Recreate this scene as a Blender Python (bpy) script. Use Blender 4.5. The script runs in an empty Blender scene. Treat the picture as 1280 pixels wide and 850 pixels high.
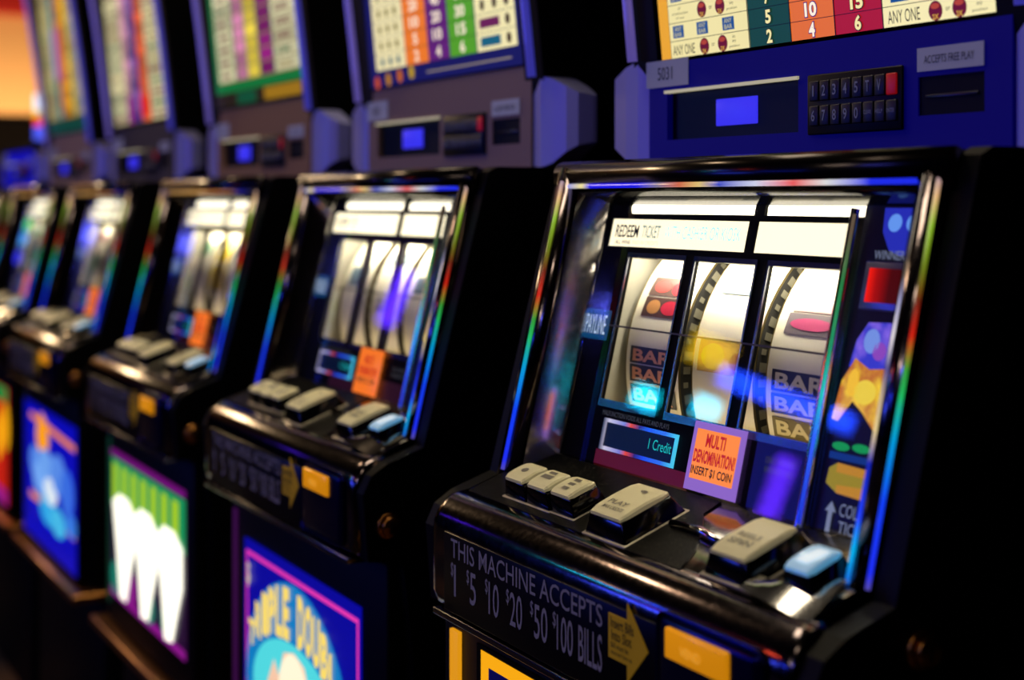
import bpy, bmesh, math, random
from mathutils import Vector
random.seed(7)
S = bpy.context.scene
COL = S.collection

# ------------------------------------------------------------------ camera
# machine row runs along X, its fronts face -Y; the camera looks left along the row
YAW = math.radians(29.84)                     # optical axis: -X turned towards +Y
cam_d = bpy.data.cameras.new('camera')
cam = bpy.data.objects.new('camera', cam_d); COL.objects.link(cam)
cam.location = (0.824, -0.7254, 1.02)
cam.rotation_euler = (math.radians(90), 0, math.radians(90) - YAW)
cam_d.sensor_width = 36; cam_d.lens = 50.0; cam_d.shift_y = -175 / 1280
cam_d.clip_start = 0.02
cam_d.dof.use_dof = True; cam_d.dof.focus_distance = 1.06; cam_d.dof.aperture_fstop = 3.6
cam_d.dof.aperture_blades = 0
S.camera = cam

# ------------------------------------------------------------------ view, world
S.view_settings.view_transform = 'Standard'; S.view_settings.look = 'None'
S.view_settings.gamma = 1.0; S.view_settings.exposure = 0.0; S.view_settings.use_curve_mapping = False
S.cycles.use_denoising = True
S.cycles.sample_clamp_indirect = 4.0
S.cycles.max_bounces = 8; S.cycles.transparent_max_bounces = 12
W = bpy.data.worlds.new('world'); S.world = W; W.use_nodes = True
W.node_tree.nodes['Background'].inputs[0].default_value = (0.02, 0.015, 0.013, 1)
W.node_tree.nodes['Background'].inputs[1].default_value = 0.25

# ------------------------------------------------------------------ lamps of the hall
def area(name, loc, target, sx, sy, color, energy):
    l = bpy.data.lights.new(name, 'AREA'); l.shape = 'RECTANGLE'; l.size = sx; l.size_y = sy
    l.color = color; l.energy = energy
    o = bpy.data.objects.new(name, l); COL.objects.link(o); o.location = loc
    d = Vector(target) - Vector(loc); o.rotation_euler = d.to_track_quat('-Z', 'Y').to_euler()
    return o
area('ceiling_downlight', (-0.75, -0.35, 2.8), (-0.5, -0.25, 0.8), 0.75, 0.5, (1.0, .86, .60), 13)
area('ceiling_downlight', (-2.5, -1.0, 2.8), (-2.2, -0.1, 0.9), 0.3, 0.3, (1.0, .72, .42), 9)
area('ceiling_downlight', (0.7, -1.7, 2.8), (0.1, -0.2, 0.9), 0.25, 0.25, (1.0, .84, .60), 2.2)
# unseen lamps across the aisle, stand-ins for lit signs, placed for reflections
area('aisle_blue_lamp', (-1.1, -2.9, 1.25), (-0.4, 0, 1.0), 1.1, 0.045, (.02, .05, 1.0), 3.4)
area('aisle_blue_lamp', (-2.8, -3.0, 1.02), (-1.2, 0, 0.9), 1.2, 0.16, (.04, .08, 1.0), 9)
area('aisle_blue_lamp', (0.9, -2.6, 1.7), (0.1, 0, 1.1), 0.5, 0.05, (.10, .12, 1.0), 3)
area('aisle_blue_lamp', (-3.24, -2.9, 1.66), (-0.5, 0, 0.9), 0.52, 0.07, (.01, .06, 1.0), 2.6)
area('aisle_blue_lamp', (-3.11, -2.9, 1.33), (-0.3, 0, 0.8), 0.07, 0.24, (.12, .02, 1.0), .7)
area('aisle_blue_lamp', (-6.78, -2.9, 1.84), (-0.6, 0, 0.9), 0.09, 0.34, (.10, .02, 1.0), 1.1)
area('aisle_colour_lamp', (-4.07, -2.9, 1.56), (-0.5, 0, 0.9), 0.10, 0.08, (.0, .75, 1.0), .65)
area('aisle_colour_lamp', (-3.66, -2.9, 1.57), (-0.5, 0, 0.9), 0.10, 0.08, (.0, .65, 1.0), .6)
area('aisle_colour_lamp', (-3.76, -2.9, 1.80), (-0.5, 0, 0.9), 0.18, 0.12, (1.0, .62, .0), .55)
area('aisle_colour_lamp', (-2.2, -2.9, 1.75), (-0.5, 0, 0.9), 0.20, 0.08, (1.0, .10, .03), 1.2)
area('aisle_colour_lamp', (0.2, -2.9, 1.9), (0, 0, 0.9), 0.5, 0.05, (1.0, .85, .65), 2.5)
area('far_gleam_lamp', (-7.4, -0.5, 2.5), (-2.0, -0.2, 0.8), 1.0, 0.4, (1.0, .70, .38), 26)  # unseen warm lamp added for gold highlights on the far rails
area('wall_washer', (-8.3, 1.1, 1.30), (-9.0, 1.1, 1.75), 2.4, 0.15, (1.0, .66, .36), 30)

# ------------------------------------------------------------------ materials
def lin(c):
    if isinstance(c, str):
        c = [int(c[i:i + 2], 16) / 255 for i in (0, 2, 4)]
    return tuple((x / 12.92 if x <= .04045 else ((x + .055) / 1.055) ** 2.4) for x in c) + (1,)
MC = {}
def mat(name, base='101010', rough=.5, metal=0.0, emit=None, es=0.0, spec=.5, bump=0, bscale=300):
    if name in MC: return MC[name]
    m = bpy.data.materials.new(name); m.use_nodes = True; nt = m.node_tree
    b = nt.nodes['Principled BSDF']
    b.inputs['Base Color'].default_value = lin(base); b.inputs['Roughness'].default_value = rough
    b.inputs['Metallic'].default_value = metal; b.inputs['Specular IOR Level'].default_value = spec
    if emit:
        b.inputs['Emission Color'].default_value = lin(emit); b.inputs['Emission Strength'].default_value = es
    if bump:
        n = nt.nodes.new('ShaderNodeTexNoise'); n.inputs['Scale'].default_value = bscale
        tc = nt.nodes.new('ShaderNodeTexCoord'); nt.links.new(tc.outputs['Object'], n.inputs['Vector'])
        bp = nt.nodes.new('ShaderNodeBump'); bp.inputs['Strength'].default_value = bump; bp.inputs['Distance'].default_value = .002
        nt.links.new(n.outputs['Fac'], bp.inputs['Height']); nt.links.new(bp.outputs['Normal'], b.inputs['Normal'])
        # wear shows in the gloss too
        mr = nt.nodes.new('ShaderNodeMapRange'); mr.inputs['To Min'].default_value = max(0, rough - .06); mr.inputs['To Max'].default_value = rough + .08
        nt.links.new(n.outputs['Fac'], mr.inputs['Value']); nt.links.new(mr.outputs['Result'], b.inputs['Roughness'])
    MC[name] = m
    return m
def glow(c, s=1.0):
    """back-lit print, lamp or painted gleam of one colour"""
    return mat('backlit_%s_%03d' % (c, round(s * 100)), '050505', .35, 0, c, s, .3)
def ink(c):
    return mat('ink_%s' % c, c, .45)
def print_mix(name, c1, c2, s):
    """back-lit print of two mottled colours"""
    if name in MC: return MC[name]
    m = bpy.data.materials.new(name); m.use_nodes = True; nt = m.node_tree; b = nt.nodes['Principled BSDF']
    b.inputs['Base Color'].default_value = (.02, .02, .02, 1); b.inputs['Roughness'].default_value = .3
    tc = nt.nodes.new('ShaderNodeTexCoord'); n = nt.nodes.new('ShaderNodeTexNoise'); n.inputs['Scale'].default_value = 75; n.inputs['Detail'].default_value = 4
    cr = nt.nodes.new('ShaderNodeValToRGB'); e = cr.color_ramp.elements; e[0].position = .38; e[0].color = lin(c1); e[1].position = .62; e[1].color = lin(c2)
    nt.links.new(tc.outputs['Object'], n.inputs['Vector']); nt.links.new(n.outputs['Fac'], cr.inputs['Fac'])
    nt.links.new(cr.outputs['Color'], b.inputs['Emission Color']); b.inputs['Emission Strength'].default_value = s
    MC[name] = m
    return m
def ramp_glow(name, axis, lo, hi, stops, s):
    """glow whose colour runs along one axis: LED strips and painted chrome gleams"""
    if name in MC: return MC[name]
    m = bpy.data.materials.new(name); m.use_nodes = True; nt = m.node_tree; b = nt.nodes['Principled BSDF']
    b.inputs['Base Color'].default_value = (.02, .02, .02, 1); b.inputs['Roughness'].default_value = .15
    tc = nt.nodes.new('ShaderNodeTexCoord'); sp = nt.nodes.new('ShaderNodeSeparateXYZ')
    mr = nt.nodes.new('ShaderNodeMapRange'); cr = nt.nodes.new('ShaderNodeValToRGB')
    nt.links.new(tc.outputs['Object'], sp.inputs[0]); nt.links.new(sp.outputs[axis], mr.inputs['Value'])
    mr.inputs['From Min'].default_value = lo; mr.inputs['From Max'].default_value = hi
    nt.links.new(mr.outputs['Result'], cr.inputs['Fac'])
    e = cr.color_ramp.elements
    while len(e) < len(stops): e.new(.5)
    for el, (p, c) in zip(e, stops): el.position = p; el.color = lin(c)
    nt.links.new(cr.outputs['Color'], b.inputs['Emission Color']); b.inputs['Emission Strength'].default_value = s
    MC[name] = m
    return m
BLACK = mat('black_laminate', '050505', .5, spec=.12)
GLOSS = mat('black_gloss', '050506', .12, spec=.5)
CHROME = mat('chrome', 'c8c4c4', .10, 1)
DCHROME = mat('dark_chrome', '8a8482', .12, 1, bump=.02, bscale=180)
RAIL = mat('rail_chrome', '6a6062', .13, 1, bump=.03, bscale=220)
MIRROR = mat('mirror_steel', 'e6dedc', .07, 1)
SILVER = mat('silver_panel', '94786a', .5, .3)
CREAM = mat('button_cream', 'd8d2bc', .35)
BRASS = mat('brass', 'c8884a', .28, 1)
DECKM = mat('deck_black', '050504', .30, spec=.12, bump=.2, bscale=1400)
_nt = DECKM.node_tree; _b = _nt.nodes['Principled BSDF']
_tc = _nt.nodes.new('ShaderNodeTexCoord'); _n = _nt.nodes.new('ShaderNodeTexNoise'); _n.inputs['Scale'].default_value = 700
_cr = _nt.nodes.new('ShaderNodeValToRGB'); _cr.color_ramp.elements[0].position = .62; _cr.color_ramp.elements[0].color = lin('050504'); _cr.color_ramp.elements[1].position = .75; _cr.color_ramp.elements[1].color = lin('6a6450')
_nt.links.new(_tc.outputs['Object'], _n.inputs['Vector']); _nt.links.new(_n.outputs['Fac'], _cr.inputs['Fac']); _nt.links.new(_cr.outputs['Color'], _b.inputs['Base Color'])
REELW = mat('reel_strip', 'f2ead2', .5)
INNER = mat('reel_bay_grey', '9a968a', .6)
m = bpy.data.materials.new('glass_pane'); m.use_nodes = True; nt = m.node_tree; nt.nodes.remove(nt.nodes['Principled BSDF'])
# clear pane: a Schlick-like share of mirror, the same from both faces
lw = nt.nodes.new('ShaderNodeLayerWeight'); lw.inputs['Blend'].default_value = .5
pw = nt.nodes.new('ShaderNodeMath'); pw.operation = 'POWER'; pw.inputs[1].default_value = 4.0; nt.links.new(lw.outputs['Facing'], pw.inputs[0])
fr = nt.nodes.new('ShaderNodeMath'); fr.operation = 'MULTIPLY_ADD'; fr.inputs[1].default_value = .6; fr.inputs[2].default_value = .035; nt.links.new(pw.outputs[0], fr.inputs[0])
tr = nt.nodes.new('ShaderNodeBsdfTransparent'); gl = nt.nodes.new('ShaderNodeBsdfGlossy'); gl.inputs['Roughness'].default_value = .02
mx = nt.nodes.new('ShaderNodeMixShader'); nt.links.new(fr.outputs[0], mx.inputs[0]); nt.links.new(tr.outputs[0], mx.inputs[1]); nt.links.new(gl.outputs[0], mx.inputs[2])
nt.links.new(mx.outputs[0], nt.nodes['Material Output'].inputs[0]); GLASS = m

# ------------------------------------------------------------------ mesh helpers
class Fr:
    def __init__(s, o, ux, uy, uz):
        s.o = Vector(o); s.x = Vector(ux); s.y = Vector(uy); s.z = Vector(uz)
    def __call__(s, a, b, c=0): return s.o + s.x * a + s.y * b + s.z * c
WORLD = Fr((0, 0, 0), (1, 0, 0), (0, 1, 0), (0, 0, 1))
_tl = math.hypot(.062, .255); DV = Vector((0, -.062 / _tl, -.255 / _tl)); NV = Vector((0, DV.z, -DV.y))
P0 = Vector((0, -.073, 1.045)); BL = _tl
BEZ = Fr(P0, (1, 0, 0), -DV, NV)                       # bezel plane: a = x, b = -s, c outward
GLS = Fr(P0 - NV * .03, (1, 0, 0), -DV, NV)            # reel glass plane
DA = Vector((0, -.0996, .8093)); DB = Vector((0, -.178, .781)); DE = (DB - DA).normalized()
DEC = Fr(DA, (1, 0, 0), -DE, Vector((0, DE.z, -DE.y)))   # button deck: b = -(distance from the back edge)
FRT = Fr((0, -.203, 0), (1, 0, 0), (0, 0, 1), (0, -1, 0))
PAN = Fr((0, 0, 0), (1, 0, 0), (0, 0, 1), (0, -1, 0))
_l = math.hypot(1, .10); PAY = Fr((0, 0, 1.14), (1, 0, 0), (0, -.10 / _l, 1 / _l), (0, -1 / _l, -.10 / _l))
if DEC.z.z < 0: DEC.z = -DEC.z

_font = {}
def glyphs(txt, bold):
    k = (txt, bold)
    if k not in _font:
        cu = bpy.data.curves.new('t', 'FONT'); cu.body = txt; cu.size = 1; cu.resolution_u = 3; cu.offset = bold; cu.fill_mode = 'FRONT'
        o = bpy.data.objects.new('t', cu); COL.objects.link(o)
        me = bpy.data.meshes.new_from_object(o.evaluated_get(bpy.context.evaluated_depsgraph_get()))
        v = [(p.co.x, p.co.y) for p in me.vertices]; f = [tuple(p.vertices) for p in me.polygons]
        bpy.data.objects.remove(o); bpy.data.curves.remove(cu); bpy.data.meshes.remove(me)
        _font[k] = (v, f)
    return _font[k]

class MB:
    def __init__(s): s.v = []; s.f = []; s.m = []; s.mats = []; s.sm = []; s.cuts = []
    def mi(s, m):
        if m not in s.mats: s.mats.append(m)
        return s.mats.index(m)
    def add(s, verts, faces, m, smooth=False):
        n = len(s.v); s.v += [tuple(p) for p in verts]; i = s.mi(m)
        for f in faces: s.f.append(tuple(n + k for k in f)); s.m.append(i); s.sm.append(smooth)
    def rect(s, F, a0, a1, b0, b1, c, m):
        s.add([F(a0, b0, c), F(a1, b0, c), F(a1, b1, c), F(a0, b1, c)], [(0, 1, 2, 3)], m); return s
    def poly(s, F, pts, c, m):
        s.add([F(a, b, c) for a, b in pts], [tuple(range(len(pts)))], m); return s
    def oval(s, F, a, b, ra, rb, c, m, n=20):
        return s.poly(F, [(a + ra * math.cos(2 * math.pi * i / n), b + rb * math.sin(2 * math.pi * i / n)) for i in range(n)], c, m)
    def prism(s, F, pts, c0, c1, m):
        n = len(pts); v = [F(a, b, c0) for a, b in pts] + [F(a, b, c1) for a, b in pts]
        s.add(v, [tuple(range(n - 1, -1, -1)), tuple(range(n, 2 * n))] + [(i, (i + 1) % n, n + (i + 1) % n, n + i) for i in range(n)], m); return s
    def box(s, F, a0, a1, b0, b1, c0, c1, m, bev=0, seg=2, taper=0):
        bm = bmesh.new(); bmesh.ops.create_cube(bm, size=1)
        for v in bm.verts:
            k = taper if v.co.z > 0 else 0
            sx = (a1 - a0) / 2 - k; sy = (b1 - b0) / 2 - k
            v.co = ((a0 + a1) / 2 + v.co.x * 2 * sx, (b0 + b1) / 2 + v.co.y * 2 * sy, c0 + (v.co.z + .5) * (c1 - c0))
        if bev: bmesh.ops.bevel(bm, geom=bm.edges[:], offset=bev, segments=seg, affect='EDGES', profile=.5)
        bm.verts.index_update()
        s.add([F(*v.co) for v in bm.verts], [tuple(v.index for v in f.verts) for f in bm.faces], m, bool(bev)); bm.free(); return s
    def tube(s, pts, r, m, n=10, smooth=True):
        V = [Vector(p) for p in pts]; rings = []
        for i, p in enumerate(V):
            d = (V[min(i + 1, len(V) - 1)] - V[max(i - 1, 0)]).normalized()
            u = d.orthogonal().normalized() if i == 0 else (u - d * u.dot(d)).normalized()
            w = d.cross(u); rings.append([p + (u * math.cos(2 * math.pi * k / n) + w * math.sin(2 * math.pi * k / n)) * r for k in range(n)])
        v = [q for R in rings for q in R]; f = []
        for i in range(len(rings) - 1):
            for k in range(n): f.append((i * n + k, i * n + (k + 1) % n, (i + 1) * n + (k + 1) % n, (i + 1) * n + k))
        f += [tuple(range(n - 1, -1, -1)), tuple((len(rings) - 1) * n + k for k in range(n))]
        s.add(v, f, m, smooth); return s
    def loft(s, rings, m, smooth=True, closed=True, caps=True):
        n = len(rings[0]); v = [q for R in rings for q in R]; f = []
        for i in range(len(rings) - 1):
            for k in range(n if closed else n - 1):
                f.append((i * n + k, i * n + (k + 1) % n, (i + 1) * n + (k + 1) % n, (i + 1) * n + k))
        if caps and closed: f += [tuple(range(n - 1, -1, -1)), tuple((len(rings) - 1) * n + k for k in range(n))]
        s.add(v, f, m, smooth); return s
    def text(s, F, txt, a0, a1, b0, b1, c, m, bold=0.0, mp=None):
        v, f = glyphs(txt, bold)
        if not v: return s
        x0 = min(p[0] for p in v); x1 = max(p[0] for p in v); y0 = min(p[1] for p in v); y1 = max(p[1] for p in v)
        q = [((p[0] - x0) / (x1 - x0) * (a1 - a0) + a0, (p[1] - y0) / (y1 - y0) * (b1 - b0) + b0) for p in v]
        s.add([mp(a, b, c) if mp else F(a, b, c) for a, b in q], f, m); return s
    def plate(s, F, a0, a1, b0, b1, holes, c0, c1, m):
        """flat plate c0..c1 (front c1) with rectangular openings, rims included"""
        A = sorted({a0, a1, *[h[0] for h in holes], *[h[1] for h in holes]}); B = sorted({b0, b1, *[h[2] for h in holes], *[h[3] for h in holes]})
        A = [a for a in A if a0 <= a <= a1]; B = [b for b in B if b0 <= b <= b1]
        ins = lambda a, b: any(h[0] < a < h[1] and h[2] < b < h[3] for h in holes)
        for i in range(len(A) - 1):
            for j in range(len(B) - 1):
                if not ins((A[i] + A[i + 1]) / 2, (B[j] + B[j + 1]) / 2): s.rect(F, A[i], A[i + 1], B[j], B[j + 1], c1, m)
        for h in list(holes) + [(a0, a1, b0, b1)]:
            p = [(h[0], h[2]), (h[1], h[2]), (h[1], h[3]), (h[0], h[3])]
            for k in range(4):
                (x, y), (u, w) = p[k], p[(k + 1) % 4]
                s.add([F(x, y, c0), F(u, w, c0), F(u, w, c1), F(x, y, c1)], [(0, 1, 2, 3)], m)
        return s
    def cut(s):
        """what follows becomes a mesh of its own"""
        if len(s.f) > (s.cuts[-1][1] if s.cuts else 0): s.cuts.append((len(s.v), len(s.f)))
        return s
    def meshes(s, name):
        s.cut(); out = []; v0 = f0 = 0
        for v1, f1 in s.cuts:
            q = MB(); q.v = s.v[v0:v1]; q.f = [tuple(k - v0 for k in f) for f in s.f[f0:f1]]; q.sm = s.sm[f0:f1]
            used = sorted(set(s.m[f0:f1])); q.mats = [s.mats[k] for k in used]; q.m = [used.index(k) for k in s.m[f0:f1]]
            out.append(q.mesh(name)); v0, f0 = v1, f1
        return out
    def mesh(s, name):
        me = bpy.data.meshes.new(name); me.from_pydata(s.v, [], s.f)
        for m in s.mats: me.materials.append(m)
        me.polygons.foreach_set('material_index', s.m); me.polygons.foreach_set('use_smooth', s.sm); me.update()
        return me
def put(name, me, parent=None):
    if isinstance(me, MB): me = me.meshes(name) if me.cuts else me.mesh(name)
    if isinstance(me, list): return [put(name, q, parent) for q in me][-1]
    o = bpy.data.objects.new(name, me); COL.objects.link(o); o.parent = parent
    return o
CACHE = {}
def shared(key, fn):
    """one mesh for alike parts of all machines"""
    if key not in CACHE: q = fn(); n = key if isinstance(key, str) else key[0]; CACHE[key] = q.meshes(n) if q.cuts else q.mesh(n)
    return CACHE[key]
def inset(pts, d):
    cx = sum(p[0] for p in pts) / len(pts); cy = sum(p[1] for p in pts) / len(pts)
    return [(cx + (x - cx) * (1 - d), cy + (y - cy) * (1 - d)) for x, y in pts]

# ------------------------------------------------------------------ the hall
def struct(name, mb):
    o = put(name, mb); o['kind'] = 'structure'; return o
carpet = bpy.data.materials.new('casino_carpet'); carpet.use_nodes = True; nt = carpet.node_tree; b = nt.nodes['Principled BSDF']; b.inputs['Roughness'].default_value = .95
tc = nt.nodes.new('ShaderNodeTexCoord'); vo = nt.nodes.new('ShaderNodeTexVoronoi'); vo.inputs['Scale'].default_value = 2.2
cr = nt.nodes.new('ShaderNodeValToRGB'); e = cr.color_ramp.elements; e[0].position = .25; e[0].color = lin('6b4a24'); e[1].position = .5; e[1].color = lin('120c0c')
nt.links.new(tc.outputs['Object'], vo.inputs['Vector']); nt.links.new(vo.outputs['Distance'], cr.inputs['Fac']); nt.links.new(cr.outputs['Color'], b.inputs['Base Color'])
X0, X1, Y0, Y1, ZC = -9.0, 3.0, -4.0, 3.0, 3.0
struct('floor', MB().box(WORLD, X0, X1, Y0, Y1, -.05, 0, carpet))
struct('ceiling', MB().box(WORLD, X0, X1, Y0, Y1, ZC, ZC + .05, mat('ceiling_paint', '1a1412', .9)))
wallm = mat('dark_wall', '070505', .9, spec=.05); warm = mat('warm_plaster', 'd8ac74', .9, bump=.1, bscale=12)
struct('wall_back', MB().box(WORLD, X0, X1, Y1, Y1 + .05, 0, ZC, wallm))
struct('wall_front', MB().box(WORLD, X0, X1, Y0 - .05, Y0, 0, ZC, wallm))
struct('wall_right', MB().box(WORLD, X1, X1 + .05, Y0, Y1, 0, ZC, wallm))
struct('wall_left', MB().box(WORLD, X0 - .05, X0, Y0, Y1, 0, ZC, warm))
struct('trim_1', MB().box(WORLD, X0, X0 + .06, Y0, Y1, 0, 1.57, wallm, .01))           # dark wainscot below the lit wall
struct('trim_2', MB().box(WORLD, X0, X0 + .12, Y0, Y1, 2.24, 2.6, mat('red_valance', 'b01208', .6), .01))

# ------------------------------------------------------------------ machine shell
def side_profile():
    return [(.36, .36), (-.150, .36), (-.150, .60), (-.160, .685), (-.195, .69), (-.200, .752), (-.192, .768), (-.176, .778), (-.139, .79),
            (-.070, 1.047), (-.060, 1.052), (.36, 1.052)]
YZ = Fr((0, 0, 0), (0, 1, 0), (0, 0, 1), (1, 0, 0))
def m_side(sg):
    f = lambda: MB().prism(YZ, side_profile(), .2190 * sg, .236 * sg, BLACK)
    return shared(('side_panel', sg), f)
def m_shell():
    mb = MB()
    mb.box(WORLD, -.222, .222, -.055, .34, 1.042, 1.051, BLACK)                # top plate
    mb.box(WORLD, -.222, .222, .335, .35, .37, 1.042, BLACK)                   # back plate
    mb.box(WORLD, -.222, .222, -.148, .335, .37, .385, BLACK)                  # bottom plate
    mb.box(WORLD, -.222, .222, -.15, .335, .685, .70, BLACK)                   # shelf below the reels
    return mb
def m_base():
    return MB().box(WORLD, -.262, .262, -.135, .34, 0, .36, BLACK, .006)
def m_trim():
    return MB().box(WORLD, -.262, .262, -.188, .30, .352, .366, BRASS, .004)
def leg_ring(F, a, w, h, b):
    n = 10
    return [F(a + w * math.cos(math.pi * k / n), b, h * math.sin(math.pi * k / n)) for k in range(n + 1)] + [F(a - w, b, -.006), F(a + w, b, -.006)]
def m_bezel():
    mb = MB()
    for sg in (-1, 1):
        mb.loft([leg_ring(BEZ, -.2075 if sg < 0 else .2070, .0140 if sg < 0 else .0110, .011 if sg < 0 else .009, bb) for bb in (-BL - .004, -BL * .5, 0)], RAIL)
    # rounded head bar
    pr = [(0, -.006), (.006, -.002), (.007, .004), (.003, .009), (-.004, .0105), (-.013, .008), (-.019, .002), (-.021, -.006)]
    mb.loft([[BEZ(a, q[0], q[1]) for q in pr] for a in (-.222, 0, .222)], mat('head_bar', '2c2727', .18, .9))
    return mb
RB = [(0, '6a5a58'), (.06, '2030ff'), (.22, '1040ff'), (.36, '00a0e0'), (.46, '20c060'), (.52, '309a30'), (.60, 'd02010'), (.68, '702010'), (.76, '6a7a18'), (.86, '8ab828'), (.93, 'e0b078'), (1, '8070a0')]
RBT = [(0, '9aa0ff'), (.06, 'fff0a0'), (.09, '1818ff'), (.26, '2020ff'), (.33, '8a80a0'), (.40, 'e07050'), (.46, 'f0d080'), (.52, '4050d0'), (.62, 'e0e4ff'), (.72, 'ff6060'), (.80, 'f0f0f0'), (.90, '2030ff')]  # coloured streaks of the chrome top edge, painted as a glow ramp
RBI = [(0, '2030d0'), (.10, '00b0f0'), (.17, '2040ff'), (.30, '1020b0'), (.38, 'e8d090'), (.46, 'c0a890'), (.52, '504890'), (.60, 'f0e8f0'), (.68, 'a0a0d0'), (.74, '302828'), (1, '181212')]  # right leg's chrome highlight and blue streaks, painted as glow
RBG = [(0, '4040b0'), (.05, 'c09050'), (.35, 'd8a050'), (.62, 'c87840'), (.80, 'a06848'), (.88, '2828b0'), (1, '181840')]  # gold reflections on the far bezel tops, painted as glow
def m_edge(which):
    mb = MB()
    if which[0] == 'top':
        mb.tube([BEZ(-.198, -.0155, .0070), BEZ(.198, -.0155, .0070)], .0019, ramp_glow('edge_glint_gold', 'X', -.2, .2, RBG, .75) if which[1] else ramp_glow('edge_glint_top', 'X', -.2, .2, RBT, .8), 8)
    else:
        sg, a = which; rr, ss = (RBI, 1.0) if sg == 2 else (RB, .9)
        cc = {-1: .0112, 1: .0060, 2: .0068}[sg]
        mb.tube([BEZ(a - (.0045 if sg == 2 else 0), -BL + .004, cc), BEZ(a, -.012, cc)], {-1: .0017, 1: .0016, 2: .0022}[sg], ramp_glow('edge_glint_inner' if sg == 2 else 'edge_led', 'Z', .79, 1.04, rr, ss), 8)
    return mb
def m_reveal(kind):
    mb = MB()
    if kind == 'top':
        mb.add([BEZ(-.198, -.018, -.004), BEZ(.198, -.018, -.004), GLS(.187, -.0225, 0), GLS(-.187, -.0225, 0)], [(0, 1, 2, 3)], GLOSS)
    else:
        sg = kind
        mb.add([BEZ(sg * .1918, -.016, 0), BEZ(sg * .1918, -BL, 0), GLS(sg * .184, -.240, 0), GLS(sg * .184, -.018, 0)], [(0, 1, 2, 3)], MIRROR)
        mb.tube([GLS(sg * .184, -.238, .001), GLS(sg * .184, -.022, .001)], .0012, CHROME, 6)
    return mb
WIN = [(-.142, -.0665, -.184, -.067), (-.0525, .019, -.184, -.067), (.034, .1065, -.184, -.067)]
LAMPS = [(-.157, .006, -.030, -.0185), (.017, .122, -.030, -.0185)]
MSG = [(-.178, .002, -.058, -.0345), (.012, .114, -.058, -.0345)]
def m_mask(art):
    mb = MB().plate(GLS, -.185, .185, -.24, -.012, WIN + LAMPS + MSG, -.003, 0, mat('screen_print_black', '030304', .6, spec=.08))
    if art == 'blue':                                                       # lower field: some print, mostly glass reflections painted as glow
        mb.rect(GLS, .056, .112, -.236, -.190, .0004, glow('06087a', .35))
        mb.rect(GLS, -.135, -.012, -.2362, -.224, .0003, glow('7a0c08', .45))
    elif art == 'deep':
        mb.rect(GLS, -.150, .112, -.236, -.190, .0004, glow('0a1490', .4))
        mb.rect(GLS, -.168, -.146, -.19, -.06, .0004, glow('101a60', .35))
    else:
        mb.rect(GLS, -.09, .112, -.236, -.215, .0004, glow('4a1420', .3))
    return mb
def m_window_trim():
    mb = MB()
    tm = mat('window_trim', '5b5f70', .2, .9)
    for a0, a1, b0, b1 in WIN:
        mb.plate(GLS, a0 - .002, a1 + .002, b0 - .006, b1 + .004, [(a0, a1, b0, b1)], 0, .0012, tm)
    return mb
def m_pane(): return MB().box(GLS, -.184, .184, -.239, -.012, .003, .0045, GLASS)
def m_strip():
    mb = MB(); n = 8
    R = lambda b: [GLS(.1165 + .0035 * math.cos(math.pi * k / n), b, .005 + .004 * math.sin(math.pi * k / n)) for k in range(n + 1)]
    mb.loft([R(-.238), R(-.12), R(-.026)], CHROME, closed=False, caps=False)
    mb.tube([GLS(.1185, -.236, .008), GLS(.1185, -.030, .008)], .0012, ramp_glow('strip_glint', 'Z', .80, 1.02, [(0, '1020c0'), (.3, '3060ff'), (.42, '20c0c0'), (.55, '109060'), (.75, '207a40'), (.9, '605040')], 1.0), 6)  # coloured highlights of the chrome strip painted as a glowing line
    return mb
R_ = .125; RCB = -.127; RCC = -.139
def cyl(F, a, th, r): return F(a, RCB + r * math.sin(th), RCC + r * math.cos(th))
def m_reel():
    mb = MB(); w = .0715; N = 64
    for r0, r1 in ((R_, R_), (R_ - .003, R_ - .003)):
        rings = [[cyl(GLS, a, 2 * math.pi * k / N, r0) for k in range(N)] for a in (0, w)]
        mb.loft(rings, REELW, closed=True, caps=False)
    gold = mat('reel_rim', '8a7a50', .4, .5)
    for a in (-.0006, w + .0006):
        mb.loft([[cyl(GLS, a, 2 * math.pi * k / N, r) for k in range(N)] for r in (R_ - .004, R_ + .0006)], gold, closed=True, caps=False)
    return mb
def m_flange():
    mb = MB(); N = 64; d = mat('flange_dark', '343332', .5)
    mb.loft([[cyl(GLS, .0735, 2 * math.pi * k / N, r) for k in range(N)] for r in (R_ - .030, R_ - .0005)], d, smooth=False, closed=True, caps=False)
    pale = mat('flange_slot', '8c8878', .5)
    for k in range(66):
        t = 2 * math.pi * k / 66
        for r0, r1, dt in ((R_ - .0075 - .002 * (k % 3), R_ - .0030, .018 + .006 * (k * 7 % 3)),):
            mb.add([cyl(GLS, .0742, t - dt, r0), cyl(GLS, .0742, t + dt, r0), cyl(GLS, .0742, t + dt, r1), cyl(GLS, .0742, t - dt, r1)], [(0, 1, 2, 3)], pale)
    return mb
def sym_patch(mb, s0, s1, a0, a1, m, r=R_ + .0005):
    t0 = math.asin((-RCB - s1) / R_); t1 = math.asin((-RCB - s0) / R_)
    K = 5
    mb.loft([[cyl(GLS, a0 + (a1 - a0) * j / 1, t0 + (t1 - t0) * k / K, r) for k in range(K + 1)] for j in (0, 1)], m, closed=False, caps=False)
def sym_text(mb, txt, s0, s1, a0, a1, m, r=R_ + .0009):
    mb.text(None, txt, a0, a1, -s1, -s0, 0, m, .03, mp=lambda a, b, c: cyl(GLS, a, math.asin((b - RCB) / R_), r))
def sym_blob(mb, s, a, rs, ra, m, r=R_ + .0008):
    mb.add([cyl(GLS, a + ra * math.cos(k * math.pi / 8), math.asin((-RCB - s - rs * math.sin(k * math.pi / 8)) / R_), r) for k in range(16)], [tuple(range(16))], m)
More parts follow.
